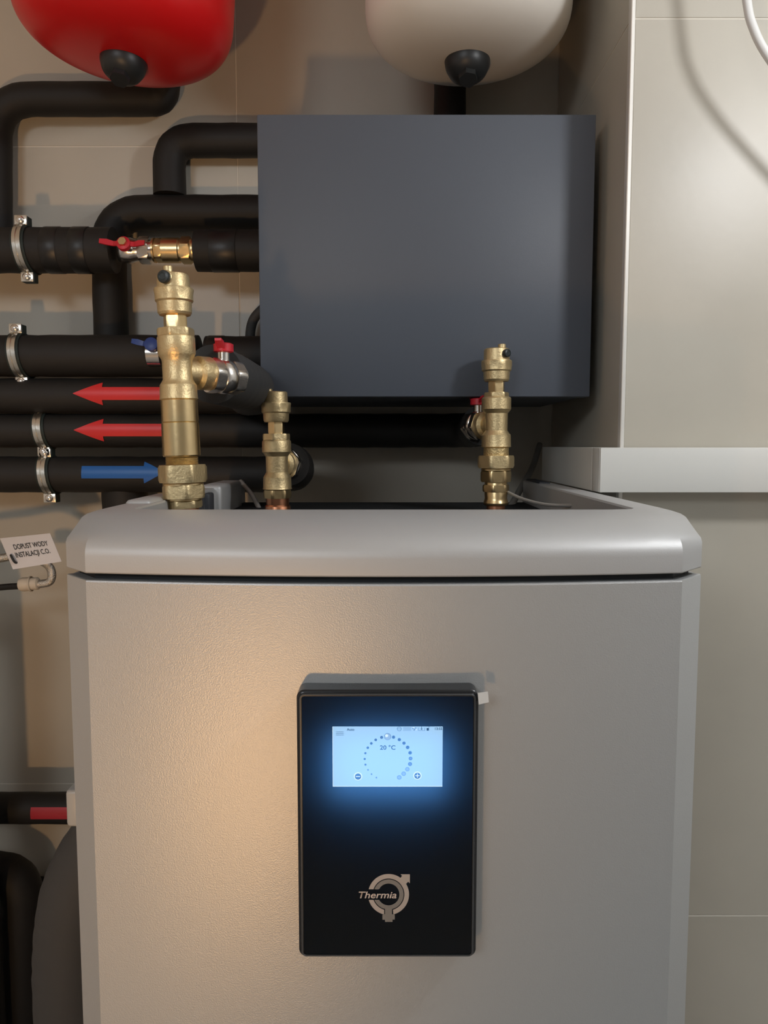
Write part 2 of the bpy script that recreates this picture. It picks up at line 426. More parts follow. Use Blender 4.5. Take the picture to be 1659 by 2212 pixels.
rect(1312, 124, 1340, 158, e_dark, 'status_icon'); rect(1336, 108, 1340, 124, e_mid, 'status_icon'); rect(1340, 106, 1354, 110, e_mid, 'status_icon')
for nm, a in (('left', (106, 110, 112, 885)), ('bottom', (106, 877, 1518, 885))): rect(*a, e_white, 'screen_edge', .00025)
# printed emblem on the glass
LY = PF+.0002
lg = mat('emblem_light', (.42, .37, .33, 1), .5); lg2 = mat('emblem_grey', (.20, .19, .175, 1), .5)
def lp(u, v): q = at(740+u*180/1659, 1860+v*160/1475, LY); return q
def poly_y(pts, m, name, dy=.00015):
    bm = NB(); bm.faces.new([bm.verts.new(Vector((p.x, LY-dy, p.z))) for p in pts]); return finish(bm, name, m, CPN, smooth=False)
def arc(cx, cy, ro, ri, ao, ai, m, name, n=60):
    """band between two radii; ao, ai give the start and end angle of the outer and inner edge"""
    bm = NB(); A = []; B = []
    for i in range(n+1):
        t = math.radians(ao[0]+(ao[1]-ao[0])*i/n); u = math.radians(ai[0]+(ai[1]-ai[0])*i/n)
        A.append(lp(cx+ro*math.cos(t), cy+ro*math.sin(t))); B.append(lp(cx+ri*math.cos(u), cy+ri*math.sin(u)))
    for r in (A, B):
        for p in r: p.y = LY-.00015
    add_rings(bm, [A, B], closed=False, cap0=False, cap1=False); return finish(bm, name, m, CPN, smooth=False)
cx, cy = 915, 663
arc(cx, cy, 408, 316, (194.6, 360+76.5), (199, 360+73.5), lg, 'emblem_ring'); arc(cx, cy, 408, 316, (102.5, 164.8), (106, 160.2), lg, 'emblem_ring')
arc(cx, cy, 300, 216, (200.1, 360+159.1), (208.5, 360+150.3), lg2, 'emblem_inner_ring')
poly_y([lp(*p) for p in ((1110, 360), (1148, 335), (1185, 290), (1305, 410), (1262, 452), (1240, 480))], lg, 'emblem_arrow', .0003)
poly_y([lp(*p) for p in ((1152, 258), (1340, 258), (1340, 440))], lg, 'emblem_arrow', .00036)
poly_y([lp(*p) for p in ((845, 905), (985, 905), (985, 1052), (1040, 1060), (1040, 1162), (995, 1162), (995, 1208), (845, 1208), (845, 1165), (793, 1165), (793, 1062), (845, 1052))], lg2, 'emblem_stem', .0003)
p = lp(322, 735); wT = lp(1075, 735).x-p.x
bm = text_bm('Thermia', 1.0, shear=.22, offset=.012); x1 = max(v.co.x for v in bm.verts); x0 = min(v.co.x for v in bm.verts); k = wT/(x1-x0)
hT = (lp(322, 598).z-p.z)/.729
xf(bm, Matrix.Translation((p.x-x0*k, LY-.0003, p.z)) @ Matrix.Rotation(math.pi/2, 4, 'X') @ Matrix.Diagonal((k, hT, 1, 1)))
finish(bm, 'emblem_text', mat('emblem_text', (.60, .52, .46, 1), .5), CPN, smooth=False)
# film tab at the corner
a, b, c, d = at(1032, 1497, PF-.001), at(1054, 1494, PF+.004), at(1056, 1517, PF+.004), at(1034, 1522, PF-.001)
bm = NB(); add_rings(bm, [[a, b, c, d], [v+Vector((0, .0004, 0)) for v in (a, b, c, d)]]); finish(bm, 'film_tab', mat('film_tab', (.62, .62, .60, 1), .25), CPN, smooth=False)

# ------------------------------------------------------------------ slate box on the wall
BY = 1.24
bl, br = at(559, 550, BY).x, at(1281, 550, BY).x; bt, bb = at(830, 247, BY).z, at(830, 857, BY).z
SB = thing('wall_box', 'large slate grey sheet metal box mounted on the tiled wall', 'cabinet', ((bl+br)/2, (BY+DB)/2, bb))
finish(box((bl, BY, bb), (br, BY+.030, bt), .0016, 2), 'front_cover', slate, SB)
finish(box((bl+.003, BY+.0305, bb+.002), (br-.003, DB-.0085, bt-.002), .001, 1), 'rear_case', slate, SB)

# ------------------------------------------------------------------ expansion vessels
def vessel(name, label, axis_px, D, half_px, ybase, m, cap_px, tilt):
    r = half_px*mpp(60, D); ctr = at(axis_px, 60, D); zb = at(cap_px, ybase, D).z
    V = thing(name, label, 'expansion tank', (ctr.x, D, zb), 'expansion tanks above the pipework', rot=tilt)
    h = .088; prof = []
    n = 22
    for k in range(n+1):
        t = math.pi/2*k/n; e = .70
        prof.append((max(r*math.sin(t)**e, .0005), h*(1-math.cos(t)**e)))
    prof += [(r, h+.12), (r*1.012, h+.125), (r*1.012, h+.133), (r, h+.138), (r, h+.30)]
    for k in range(1, 13):
        t = math.pi/2*k/12; prof.append((max(r*math.cos(t)**.8, .0005), h+.30+.10*math.sin(t)**.8))
    finish(lathe(prof, n=72), 'shell', m, (V, 0), ang=50)
    cr = .037
    cp = finish(xf(lathe([(cr, .010), (cr*1.02, .004), (cr*.99, -.008), (cr*.88, -.019), (cr*.68, -.027), (cr*.42, -.0315), (.0005, -.0325)][::-1], n=40), Matrix.Rotation(math.radians(-24), 4, 'X')), 'valve_cap', blk_pl, (V, 0), ang=60)
    finish(xf(hexnut(.0160, -.0415, -.020, .003, phase=.3), Matrix.Rotation(math.radians(-24), 4, 'X')), 'cap_hex', blk_pl, (V, 0))
    finish(box((-.03, r-.01, h+.05), (.03, DB-.0085-D, h+.11), .002, 1), 'wall_bracket', zinc, (V, 0))
    return V
vessel('expansion_vessel', 'red enamelled expansion tank with black bottom cap, partly cut off above', 265, 1.33, 229, 132, red_paint, 272, (0, math.radians(4), 0))
vessel('expansion_vessel', 'cream white expansion tank with black bottom cap above the slate box', 1010, 1.33, 221, 132, cream, 1007, (0, math.radians(0), 0))

# ------------------------------------------------------------------ insulated pipes
def pipe(name, label, pts, r, m=foam, fr_=.05, group='black insulated pipes', ends=True, wob=.012):
    path = dense(fillet(pts, fr_, 10), .025)
    if isinstance(r, list): r = r[0]
    return tag(finish(tube(path, r, n=28, wob=wob), name, m, None, ang=60), label, 'pipe', group)
def hz(px0, px1, y0, y1, Y): # horizontal run covering pixels y0..y1
    yc = (y0+y1)/2; r = (y1-y0)/2*mpp(yc, Y)*.97
    a, b = at(px0, yc, Y), at(px1, yc, Y); b.z = a.z
    return a, b, r
def band(o, x, zc, Y, r, wd=.02, m=tape):   # wrapped tape joint
    finish(lathe([(r*1.015, -wd/2), (r*1.03, -wd/2+.001), (r*1.03, wd/2-.001), (r*1.015, wd/2)], p0=(x, Y, zc), d=(1, 0, 0), n=28, cap=False), 'tape_band', m, o)
boxX = bl+.0035                                # side face of the box casing
# A: the run with the red valve
YA = 1.49
a, b, rA = hz(-1000, 248, 492, 590, YA); zA = a.z
pA = pipe('insulated_pipe', 'black insulated pipe ending at the red handled valve, clamp at its left', [a, b], rA)
for px in (180, 120): band(pA, at(px, 540, YA).x, zA, YA, rA, .03)
a, b, r_ = hz(425, 600, 497, 587, YA)
pA2 = pipe('insulated_pipe', 'short black insulated pipe between brass check valve and slate box', [a, (boxX, YA, a.z)], r_)
band(pA2, at(487, 540, YA).x, a.z, YA, r_, .05)
# pipe leaving the box, elbow down behind A, tee branch above
YB = 1.572
a, b, r2 = hz(238, 600, 419, 500, YB)
zv = at(240, 770, YB).z
xv = at(238, 640, YB).x
p2 = pipe('insulated_pipe', 'black insulated pipe leaving the slate box and turning down behind the red valve', [(boxX, YB, a.z), (xv, YB, a.z), (xv, YB, zv)], r2*.93, fr_=.075)
a3, b3, r3 = hz(365, 600, 268, 340, YB)
pipe('insulated_pipe', 'black insulated pipe with a bend, uppermost one entering the slate box', [(boxX, YB, a3.z), (at(366, 380, YB).x, YB, a3.z), (at(366, 380, YB).x, YB, a.z+r2*.9)], r3, fr_=.07)
# top-left pipe under the red tank
YT = 1.568
a, b, r4 = hz(20, 352, 179, 250, YT)
xl = at(-4, 380, YT).x
pipe('insulated_pipe', 'black insulated pipe under the red tank bending down at its left', [(at(354, 200, YT).x, YT, at(354, 150, YT).z), (at(354, 200, YT).x, YT, a.z), (xl, YT, a.z), (xl-.012, YT, zA)], r4*1.0, fr_=[.055, .075])
# B
YBb = 1.49
a, b, rB = hz(-1000, 600, 723, 815, YBb); zB = a.z
pB = pipe('insulated_pipe', 'black insulated pipe with top clamp and blue valve handle', [a, (boxX-.16, YBb, zB)], rB)
pB2 = pipe('insulated_pipe', 'black insulated pipe stub running into the slate box above the grey hose', [(boxX-.145, YBb, zB), (boxX, YBb, zB)], rB*.95)
band(pB2, at(470, 770, YBb).x, zB, YBb, rB*.95, .03)
# C : runs to the large brass fitting
YC = 1.49
a, b, rC = hz(-1000, 520, 816, 894, YC); zC = a.z
h0 = at(462, 808, 1.010)
VL = at(390, 800, .93)
pC = pipe('insulated_pipe', 'black insulated pipe with the upper red arrow, bending to the large brass fitting', [a, (at(540, 850, YC).x, YC, zC)], rC*.99)
pC['label'] = 'black insulated pipe with the upper red arrow, behind the large brass air vent'
hoseL = pipe('insulated_hose', 'grey foam insulated hose bending back from the valve of the large brass air vent', [h0, at(512, 826, 1.13), at(556, 846, 1.30), (at(556, 850, YC).x-.02, YC-.005, zC)], [.038]*200, m=foam2, fr_=.06, group=None)
# D
YD = 1.50
a, b, rD = hz(-1000, 1010, 893, 968, YD); zD = a.z
e0 = at(1040, 918, 1.272)
pD = pipe('insulated_pipe', 'long black insulated pipe with the lower red arrow, running under the slate box', [a, (at(1022, 930, YD).x, YD, zD), e0], rD, fr_=.09)
# E
YE = 1.50
a, b, rE = hz(-1000, 600, 985, 1065, YE); zE = a.z
m0 = at(622, 1003, 1.268)
pE = pipe('insulated_pipe', 'black insulated pipe with the blue arrow, bending to the middle brass vent', [a, (at(640, 1020, YE).x, YE, zE), at(634, 1005, 1.34), m0], rE, fr_=.085)
# vertical run below E
xd = at(270, 1080, 1.53).x
pipe('insulated_pipe', 'black insulated pipe dropping behind the left side of the silver cabinet', [(xd, 1.53, zE-rE*.6), (xd, 1.53, .02)], .044)
xd = at(352, 1060, 1.56).x
# pipe under the cream tank
xw = at(972, 215, 1.565).x
pipe('insulated_pipe', 'short black insulated pipe between cream tank and slate box', [(xw, 1.565, at(972, 140, 1.565).z), (xw, 1.565, bt-.002)], 34.5*mpp(215, 1.565))
# low left pipes
YF = 1.50
a, b, r_ = hz(-1000, 200, 1711, 1779, YF)
pF = pipe('insulated_pipe', 'black insulated pipe with dull red tape low beside the cabinet', [a, b], r_)
zF, rF = a.z, r_
a, b, r_ = hz(-1000, 60, 1830, 1930, 1.488)
pipe('insulated_pipe', 'thick black insulated elbow low at the left edge', [a, (at(42, 1885, 1.488).x, 1.488, a.z-.01), (at(30, 2100, 1.488).x, 1.488, .02)], r_*.98, fr_=.05)
xq = at(72, 2050, 1.57).x
pipe('insulated_pipe', 'dark insulated upright pipe between the thick elbow and the flexible hose', [(xq, 1.574, at(72, 1915, 1.57).z), (xq, 1.574, .02)], .036)
xh = at(168, 2100, 1.05).x
pipe('insulated_hose', 'thick dark flexible hose rising along the lower left side of the cabinet', [(xh-.012, 1.05, .02), (xh-.012, 1.05, at(170, 2050, 1.05).z), (xh+.004, 1.05, at(150, 1900, 1.05).z), (xh+.075, 1.06, at(160, 1740, 1.06).z), (-.303+.03, 1.12, at(160, 1690, 1.1).z)][:4]+[(-.345, 1.10, at(160, 1690, 1.06).z)], .050, m=foam2, fr_=.09, group=None)
# added riser out of frame, placed to throw a shadow on the left wall
pipe('insulated_pipe', 'added black riser pipe out of view at the far left, shading the wall', [(-.782, 1.395, .02), (-.782, 1.395, 1.325), (-1.2, 1.395, 1.325)], .045)

# arrows wrapped onto the pipes
def arrow(o, Y, zc, r, px0, px1, hw, sw, m, toward, pyc, head=62, label=None, tailcut=False):
    # px0 = tip, px1 = tail end
    s = mpp(pyc, Y-r); off = at(100, pyc, Y-r).z-zc
    def P(px, dv):
        x = at(px, pyc, Y-r).x; t = (off+dv)/r; t = max(-1.4, min(1.4, t))
        return Vector((x, Y-math.cos(t)*(r*1.035+.0006), zc+math.sin(t)*(r*1.035+.0006)))
    bm = NB(); dirn = 1 if px1 > px0 else -1
    n = 6
    def strip(pa, pb, ha, hb, seg=6):
        for k in range(seg):
            f0, f1 = k/seg, (k+1)/seg
            A = [P(pa+(pb-pa)*f0, (ha+(hb-ha)*f0)*s*(2*i/n-1)) for i in range(n+1)]
            B = [P(pa+(pb-pa)*f1, (ha+(hb-ha)*f1)*s*(2*i/n-1)) for i in range(n+1)]
            add_rings(bm, [A, B], closed=False, cap0=False, cap1=False)
    if head: strip(px0, px0+dirn*head, .4, hw)
    strip(px0+dirn*head, px1, sw, sw)
    so = finish(bm, 'arrow_sticker', m, o, ang=179)
    if label: so['label'] = label
arrow(pC, YC, zC, rC, 158, 400, 25, 13.5, red_st, -1, 850, label='red arrow sticker pointing left')
arrow(pD, YD, zD, rD, 160, 400, 25, 13, red_st, -1, 929, label='red arrow sticker pointing left')
arrow(pE, YE, zE, rE, 356, 176, 24, 13, blue_st, 1, 1020, head=46, label='blue arrow sticker pointing right')
arrow(pF, YF, zF, rF, 66, 200, 12, 12.5, red_st2, -1, 1757, head=0, label='dull red tape strip')

# clamps
def clamp(px, Y, zc, r, label, skew=.0):
    x = at(px, 900, Y-r).x; R = r*1.03
    T = thing('pipe_clamp', label, 'pipe clamp', (x, Y, zc-R), 'zinc clamps on the black pipes')
    def ringband(w, r0, r1, nm, m, dx=0):
        rings = []
        for k in range(49):
            t = 2*math.pi*k/48; c, s_ = math.cos(t), math.sin(t)
            rings.append([Vector((x+dx+xx+skew*s_, Y+rr*c, zc+rr*s_)) for xx, rr in ((-w/2, r0), (w/2, r0), (w/2, r1), (-w/2, r1))])
        finish(add_rings(NB(), rings, cap0=False, cap1=False), nm, m, T)
    ringband(.024, R, R+.002, 'rubber_liner', rubber_g)
    ringband(.006, R+.002, R+.0048, 'band_rib', zinc, -.0045); ringband(.006, R+.002, R+.0048, 'band_rib', zinc, .0045)
    ringband(.015, R+.002, R+.0032, 'band', zinc)
    for sg in (1, -1):
        z = zc+sg*(R+.009); xx = x+skew*sg
        finish(box((xx-.012, Y-.016, z-.009), (xx+.012, Y-.0125, z+.009), .0015, 2), 'ear', zinc, T)
        finish(lathe([(.0005, 0), (.0045, .0006), (.007, .0025), (.0075, .005), (.0075, .0075)], p0=(xx, Y-.0225, z), d=(0, 1, 0), n=16), 'bolt_head', chrome, T)
        finish(box((xx-.012, Y-.012, z-.009), (xx+.012, Y+.006, z+.008), .001, 1), 'clamp_lug', rubber_g, T)
    finish(tube([Vector((x, Y+R+.003, zc)), Vector((x, DB-.0085, zc))], .004, n=10), 'wall_stud', zinc, T)
    return T
clamp(52, YA, zA, rA, 'zinc pipe clamp on the pipe with the red valve', skew=-.004)
clamp(32, YBb, zB, rB, 'zinc pipe clamp on the pipe above the upper red arrow', skew=-.004)
clamp(80, YD, zD, rD, 'zinc pipe clamp left of the lower red arrow', skew=-.004)
clamp(86, YE, zE, rE, 'zinc pipe clamp left of the blue arrow', skew=-.004)

# ------------------------------------------------------------------ valve and check valve in run A
def lever(T, ctr, up, along, L0, L1, m, wd=.011, th=.003, name='handle'):
    """butterfly handle: two wings from a hub, standing off along `up`"""
    ctr, up, al = Vector(ctr), Vector(up).normalized(), Vector(along).normalized(); sd = up.cross(al)
    bm = NB()
    add_lathe(bm, [(.0095, 0), (.0125, .001), (.0125, .010), (.0095, .0115)], p0=ctr, d=up, n=20)
    for sgn, L in ((1, L1), (-1, L0)):
        P = [(0.004, .008, wd*.8), (L*.45, .005, wd*.8), (L*.7, .010, wd), (L, .013, wd*.75)]
        rings = []
        for t, hgt, ww in P:
            c = ctr+al*(sgn*t)+up*hgt
            rings.append([c+sd*ww/2+up*th/2, c-sd*ww/2+up*th/2, c-sd*ww/2-up*th/2, c+sd*ww/2-up*th/2])
        add_rings(bm, rings)
    return finish(bm, name, m, T)
def xA(px): return at(px, 540, YA).x
T = thing('ball_valve', 'nickel ball valve with red butterfly handle beside brass check valve', 'valve', (xA(290), YA, zA-.02))
r1 = 27*mpp(545, YA); dX = (1, 0, 0)
def run(T, name, prof, m, hexa=False, ang=35):
    x0 = xA(prof[0][0])
    finish(lathe([(r*mpp(545, YA), xA(px)-x0)+((r*mpp(545, YA)*(.92 if i in (0, len(prof)-1) else 1),) if hexa else ()) for i, (px, r) in enumerate(prof)], p0=(x0, YA, zA), d=dX, hexa=hexa, phase=.25), name, m, T, ang=ang)
run(T, 'valve_body', [(258, 24), (262, 26), (272, 27), (286, 27), (295, 24), (302, 23)], chrome, ang=60)
run(T, 'hex_end', [(302, 29), (304, 29), (323, 29), (325, 29)], chrome, True)
run(T, 'neck', [(325, 22), (331, 22)], chrome)
fr0 = Vector((at(268, 527, YA-.050).x, YA-.046, at(268, 529, YA-.05).z))
finish(lathe([(.006, 0), (.006, .034)], p0=fr0+Vector((0, .034, 0)), d=(0, -1, 0), n=16), 'stem', chrome, T)
hd = lever(T, fr0, (0, -1, .25), (1, 0, -.04), .042, .040, red_pl)
hb = finish(hexnut(.0078, .0105, .017, .001, p0=fr0, d=(0, -1, .25)), 'handle_nut', brass_s, T)
T = thing('check_valve', 'brass check valve on the pipe right of the red butterfly handle', 'valve', (xA(375), YA, zA-.02))
run(T, 'inlet_ring', [(331, 22), (332, 26), (336, 26), (337, 24)], brass_s)
run(T, 'inlet_hex', [(337, 26), (339, 26), (350, 26), (352, 26)], brass_s, True)
run(T, 'body', [(352, 24), (353, 26.5), (388, 26.5), (390, 25)], brass_s)
run(T, 'outlet_hex', [(393, 29), (395, 29), (412, 29), (414, 29)], brass_s, True)
run(T, 'outlet_ring', [(390, 25), (393, 25)], brass_s); run(T, 'outlet_nipple', [(414, 25), (416, 26), (421, 26), (426, 24)], brass_s)
# blue handled valve in run B
bx = at(345, 760, YBb).x; Yb0 = YBb-rB
T = thing('ball_valve', 'ball valve with blue lever, mostly hidden behind the large brass fitting', 'valve', (bx, YBb, zB-rB))
finish(lathe([(.018, 0), (.024, .004), (.024, .028), (.018, .032)], p0=(bx-.014, Yb0+.004, zB), d=(1, 0, 0), n=24), 'valve_body', chrome, T)
lever(T, (bx+.004, Yb0-.020, zB+.012), (0, -1, .2), (1, 0, -.12), .034, .034, blue_pl)
finish(lathe([(.006, 0), (.006, .010)], p0=(bx+.004, Yb0-.011, zB+.011), d=(0, -1, .2), n=12), 'stem', chrome, T)

# ------------------------------------------------------------------ brass vents on the cabinet
def column(label, D, xb, yb, xt, yt, rows, knob_dir, branch, zfloor):
    """rows are (part, kind, [(y, r)...] from top to bottom, material) in photo pixels about the axis"""
    base = at(xb, yb, D); top = at(xt, yt, D)
    ax = (top-base); tilt = math.atan2(ax.x, ax.z)
    T = thing('air_vent', label, 'air vent', base, 'brass air vents on the heat pump', rot=(0, tilt, 0))
    zz = lambda y: at(xb, y, D).z-base.z
    out = {}
    for nm, kind, pr_, m in rows:
        s = mpp(sum(p[0] for p in pr_)/len(pr_), D)
        if kind == 'hex':
            z1, z0 = zz(pr_[0][0]), zz(pr_[-1][0]); r = pr_[0][1]*s
            o = finish(hexnut(r, z0, z1, min(.003, (z1-z0)*.2), phase=pr_[0][2] if len(pr_[0]) > 2 else .2), nm, m, (T, 0))
        elif kind == 'scallop':   # ring with flats ground into it
            z1, z0 = zz(pr_[0][0]), zz(pr_[-1][0]); r = pr_[0][1]*s; n = 64; bm = NB(); rings = []
            for f, q in ((0, .90), (.12, .97), (.3, .97), (.55, 1), (.9, 1), (1, .97)):
                ring = []
                for i in range(n):
                    t = 2*math.pi*i/n; rr = r*q
                    if f < .7: rr = min(rr, hexr(t+.3, r*.945)) if f > .05 else rr*.98
                    ring.append(Vector((rr*math.cos(t), rr*math.sin(t), z0+(z1-z0)*f)))
                rings.append(ring)
            o = finish(add_rings(bm, rings), nm, m, (T, 0), ang=25)
        elif kind == 'thread':
            P = []; ya, yb2 = pr_[0][0], pr_[-1][0]; n = 6
            for i in range(n): 
                P += [(pr_[0][1]*s, zz(ya+(yb2-ya)*i/n)), (pr_[0][1]*s*.93, zz(ya+(yb2-ya)*(i+.5)/n))]
            P.append((pr_[0][1]*s, zz(yb2)))
            o = finish(lathe(P[::-1], n=40), nm, m, (T, 0), ang=60)
        else:
            P = [(r*s, zz(y)) for y, r in pr_]
            o = finish(lathe(P[::-1], n=48), nm, m, (T, 0), ang=28)
        out[nm] = o
    s = mpp(yt, D)
    # vent pin, knob boss and knob on the cap
    kx, ky_pin0, ky_pin1, rp, kd, kyc, rk, capr, knob = knob_dir
    d = Vector(kd).normalized()
    pz0, pz1 = zz(ky_pin1), zz(ky_pin0)
    pos = d*(capr*s*.62)
    finish(lathe([(rp*s*1.05, pz0-.006), (rp*s, pz0), (rp*s, pz1-.001), (rp*s*.85, pz1)], p0=(pos.x, pos.y, 0), n=20), 'vent_pin', brass, (T, 0))
    zc = zz(kyc); bw = rk*s*1.05
    side = Vector((-d.y, d.x, 0))
    bm = NB(); rings = []
    for t, w_ in ((capr*s*.5, bw), (capr*s*.90, bw), (capr*s*.97, bw*.86)):
        rings.append([d*t+side*(w_*math.cos(q))+Vector((0, 0, zc+w_*1.15*math.sin(q))) for q in [2*math.pi*i/24 for i in range(24)]])
    finish(add_rings(bm, rings), 'knob_boss', brass, (T, 0))
    if knob:
        q0 = d*(capr*s*.96)+Vector((0, 0, zc))
        finish(lathe([(rk*s*.5, 0), (rk*s*.5, .001), (rk*s*.95, .0013), (rk*s, .0025), (rk*s, .0060), (rk*s*.9, .0075), (rk*s*.55, .0082), (rk*s*.5, .0078), (.0004, .0078)], p0=q0, d=d, n=28), 'vent_cap', knob_m, (T, 0))
    # tee branch
    if branch:
        yy, r, ln, bd = branch; bd = Vector(bd).normalized(); s2 = mpp(yy, D)
        finish(lathe([(r*.72*s2, 0), (r*.72*s2, ln*.55), (r*s2, ln*.62), (r*s2, ln*.96), (r*s2*.95, ln)], p0=(0, 0, zz(yy)), d=bd, n=40), 'tee_branch', brass, (T, 0))
        T['bp'] = 0
    return T, base, zz
def side_valve(label, p0, d, L, r, red, hdir=None, hl=.03):
    d = Vector(d).normalized(); p0 = Vector(p0)
    T = thing('ball_valve', label, 'valve', p0)
    finish(hexnut(r*1.06, 0, L*.30, .002, p0=p0, d=d, phase=.2), 'union_nut', chrome, T)
    finish(lathe([(r*.88, L*.30), (r*.98, L*.36), (r, L*.5), (r*.98, L*.64), (r*.86, L*.70)], p0=p0, d=d, n=40), 'valve_body', chrome, T, ang=60)
    finish(hexnut(r*1.02, L*.70, L, .002, p0=p0, d=d, phase=.2), 'hex_end', chrome, T)
    c = p0+d*(L*.5)+Vector((0, 0, r*.9))
    finish(lathe([(.0075, 0), (.0075, .014), (.006, .015)], p0=c, d=(0, 0, 1), n=16), 'stem', chrome, T)
    c2 = c+Vector((0, 0, .011))
    if hdir: lever(T, c2, (0, 0, 1), hdir, hl, hl, red)
    return T
# --- left, large
rowsL = [
 ('float_cap', 'lathe', [(592, 27), (594, 32), (600, 34), (626, 35.5)], brass),
 ('locking_ring', 'scallop', [(624, 42.5), (654, 42.5)], brass),
 ('float_chamber', 'lathe', [(653, 37), (676, 36), (681, 33)], brass),
 ('hex_neck', 'hex', [(680, 25.5, .55), (712, 25.5)], brass_s),
 ('reducer_hex', 'hex', [(710, 40, .1), (728, 40)], brass),
 ('tee_body', 'lathe', [(726, 36), (728, 39), (731, 40), (764, 40), (770, 37), (777, 33), (782, 32), (820, 32), (826, 35), (832, 39), (858, 40), (862, 41), (864, 38)], brass),
 ('sleeve', 'lathe', [(864, 37.5), (865, 39), (911, 39), (912.5, 37.8)], brass_s),
 ('lower_sleeve', 'lathe', [(912.5, 38), (914, 39.5), (983, 40), (986, 38)], brass_s),
 ('thread', 'thread', [(986, 35), (1006, 35)], brass_r),
 ('union_nut', 'hex', [(1004, 52, .42), (1042, 52)], brass),
 ('collar', 'lathe', [(1042, 41), (1044, 43), (1048, 43), (1050, 40)], brass_s),
 ('lower_nut', 'hex', [(1047, 47.5, .62), (1076, 47.5)], brass),
 ('lower_collar', 'lathe', [(1075, 36), (1077, 38.5), (1080, 38.5), (1082, 36)], brass_s),
 ('bottom_nut', 'hex', [(1080, 39, .2), (1097, 39)], brass),
 ('connecting_pipe', 'lathe', [(1096, 31), (1205, 31)], copper)]
TL, bL, zzL = column('large brass air vent on the left, with a long sleeve and hex nuts', .93, 398, 1096, 374, 600, rowsL,
    (0, 579, 596, 10, (-.22, -.975, 0), 606, 13.5, 34, True), (803, 37, .046, (.66, .75, 0)), 0)
cL = at(388, 803, .93)
dL = Vector((.66, .75, -.03)).normalized()
side_valve('nickel ball valve with red handle behind the large brass air vent', cL+dL*.042, dL, .046, .0215, red_pl, (.05, 1, 0), .026)
# --- middle
rowsM = [
 ('float_cap', 'lathe', [(846, 22), (848, 25), (871, 26)], brass),
 ('locking_ring', 'scallop', [(870, 32.5), (893, 32.5)], brass),
 ('float_chamber', 'lathe', [(892, 28), (908, 27), (912, 25)], brass),
 ('hex_neck', 'hex', [(911, 18, .1), (938, 18)], brass_s),
 ('reducer_hex', 'hex', [(937, 30.5, .1), (952, 30.5)], brass),
 ('tee_body', 'lathe', [(950, 28), (952, 30), (955, 31), (976, 31), (981, 27), (986, 24), (1020, 23.5), (1026, 27), (1031, 30), (1053, 30.5), (1056, 31.5), (1058, 29)], brass),
 ('bottom_nut', 'hex', [(1058, 30, .3), (1076, 30)], brass_s),
 ('press_sleeve', 'lathe', [(1076, 25), (1090, 24.5), (1093, 27), (1099, 28), (1104, 26), (1106, 25), (1150, 25)], copper)]
TM, bM, zzM = column('short brass air vent standing in the middle, below the slate box corner', 1.20, 600, 1098, 595.5, 850, rowsM,
    (0, 840, 852, 8.5, (-.93, -.15, 0), 862, 9, 25, False), (1003, 29, .042, (.12, .99, 0)), 0)
cM = at(598, 1003, 1.20); dM = Vector((.12, .99, 0)).normalized()
side_valve('nickel ball valve behind the short middle brass air vent', cM+dM*.038, dM, .034, .0262, red_pl)
# --- right
rowsR = [
 ('float_cap', 'lathe', [(753, 24), (755, 27), (760, 27.5), (780, 28)], brass),
 ('locking_ring', 'scallop', [(779, 33), (803, 33)], brass),
 ('float_chamber', 'lathe', [(802, 28.5), (820, 27.5), (824, 25)], brass),
 ('hex_neck', 'hex', [(823, 18.5, .3), (849, 18.5)], brass_s),
 ('reducer_hex', 'hex', [(848, 27, .5), (860, 27)], brass),
 ('tee_body', 'lathe', [(858, 29), (861, 31.5), (884, 31.5), (889, 28), (893, 24.5), (930, 24), (935, 27), (940, 31), (962, 31.5), (965, 32), (967, 29)], brass),
 ('neck', 'lathe', [(966, 27), (985, 27)], brass_r),
 ('union_nut', 'hex', [(984, 40, .45), (1011, 40)], brass),
 ('collar', 'lathe', [(1011, 30), (1013, 32), (1016, 32), (1018, 30)], brass_s),
 ('lower_nut', 'hex', [(1017, 33.5, .5), (1041, 33.5)], brass_s),
 ('lower_collar', 'lathe', [(1040, 24), (1048, 25)], brass_s),
 ('bottom_nut', 'hex', [(1047, 30, .35), (1062, 30)], brass_s),
 ('press_sleeve', 'lathe', [(1061, 24), (1064, 25), (1076, 24), (1081, 25.5), (1086, 27), (1090, 25.5), (1092, 22)], brass_s),
 ('copper_stub', 'lathe', [(1091, 20), (1150, 20)], copper)]
TR, bR, zzR = column('brass air vent on the right, in front of the lower right of the slate box', 1.20, 1071, 1092, 1073, 755, rowsR,
    (0, 745, 757, 8.5, (.55, -.80, 0), 766, 9, 26, True), (917, 29, .042, (-.40, .92, 0)), 0)
cR = at(1072, 917, 1.20); dR = Vector((-.40, .92, 0)).normalized()
side_valve('nickel ball valve with red handle behind the right brass air vent', cR+dR*.038, dR, .036, .0235, red_pl, (-.3, 1, 0), .026)

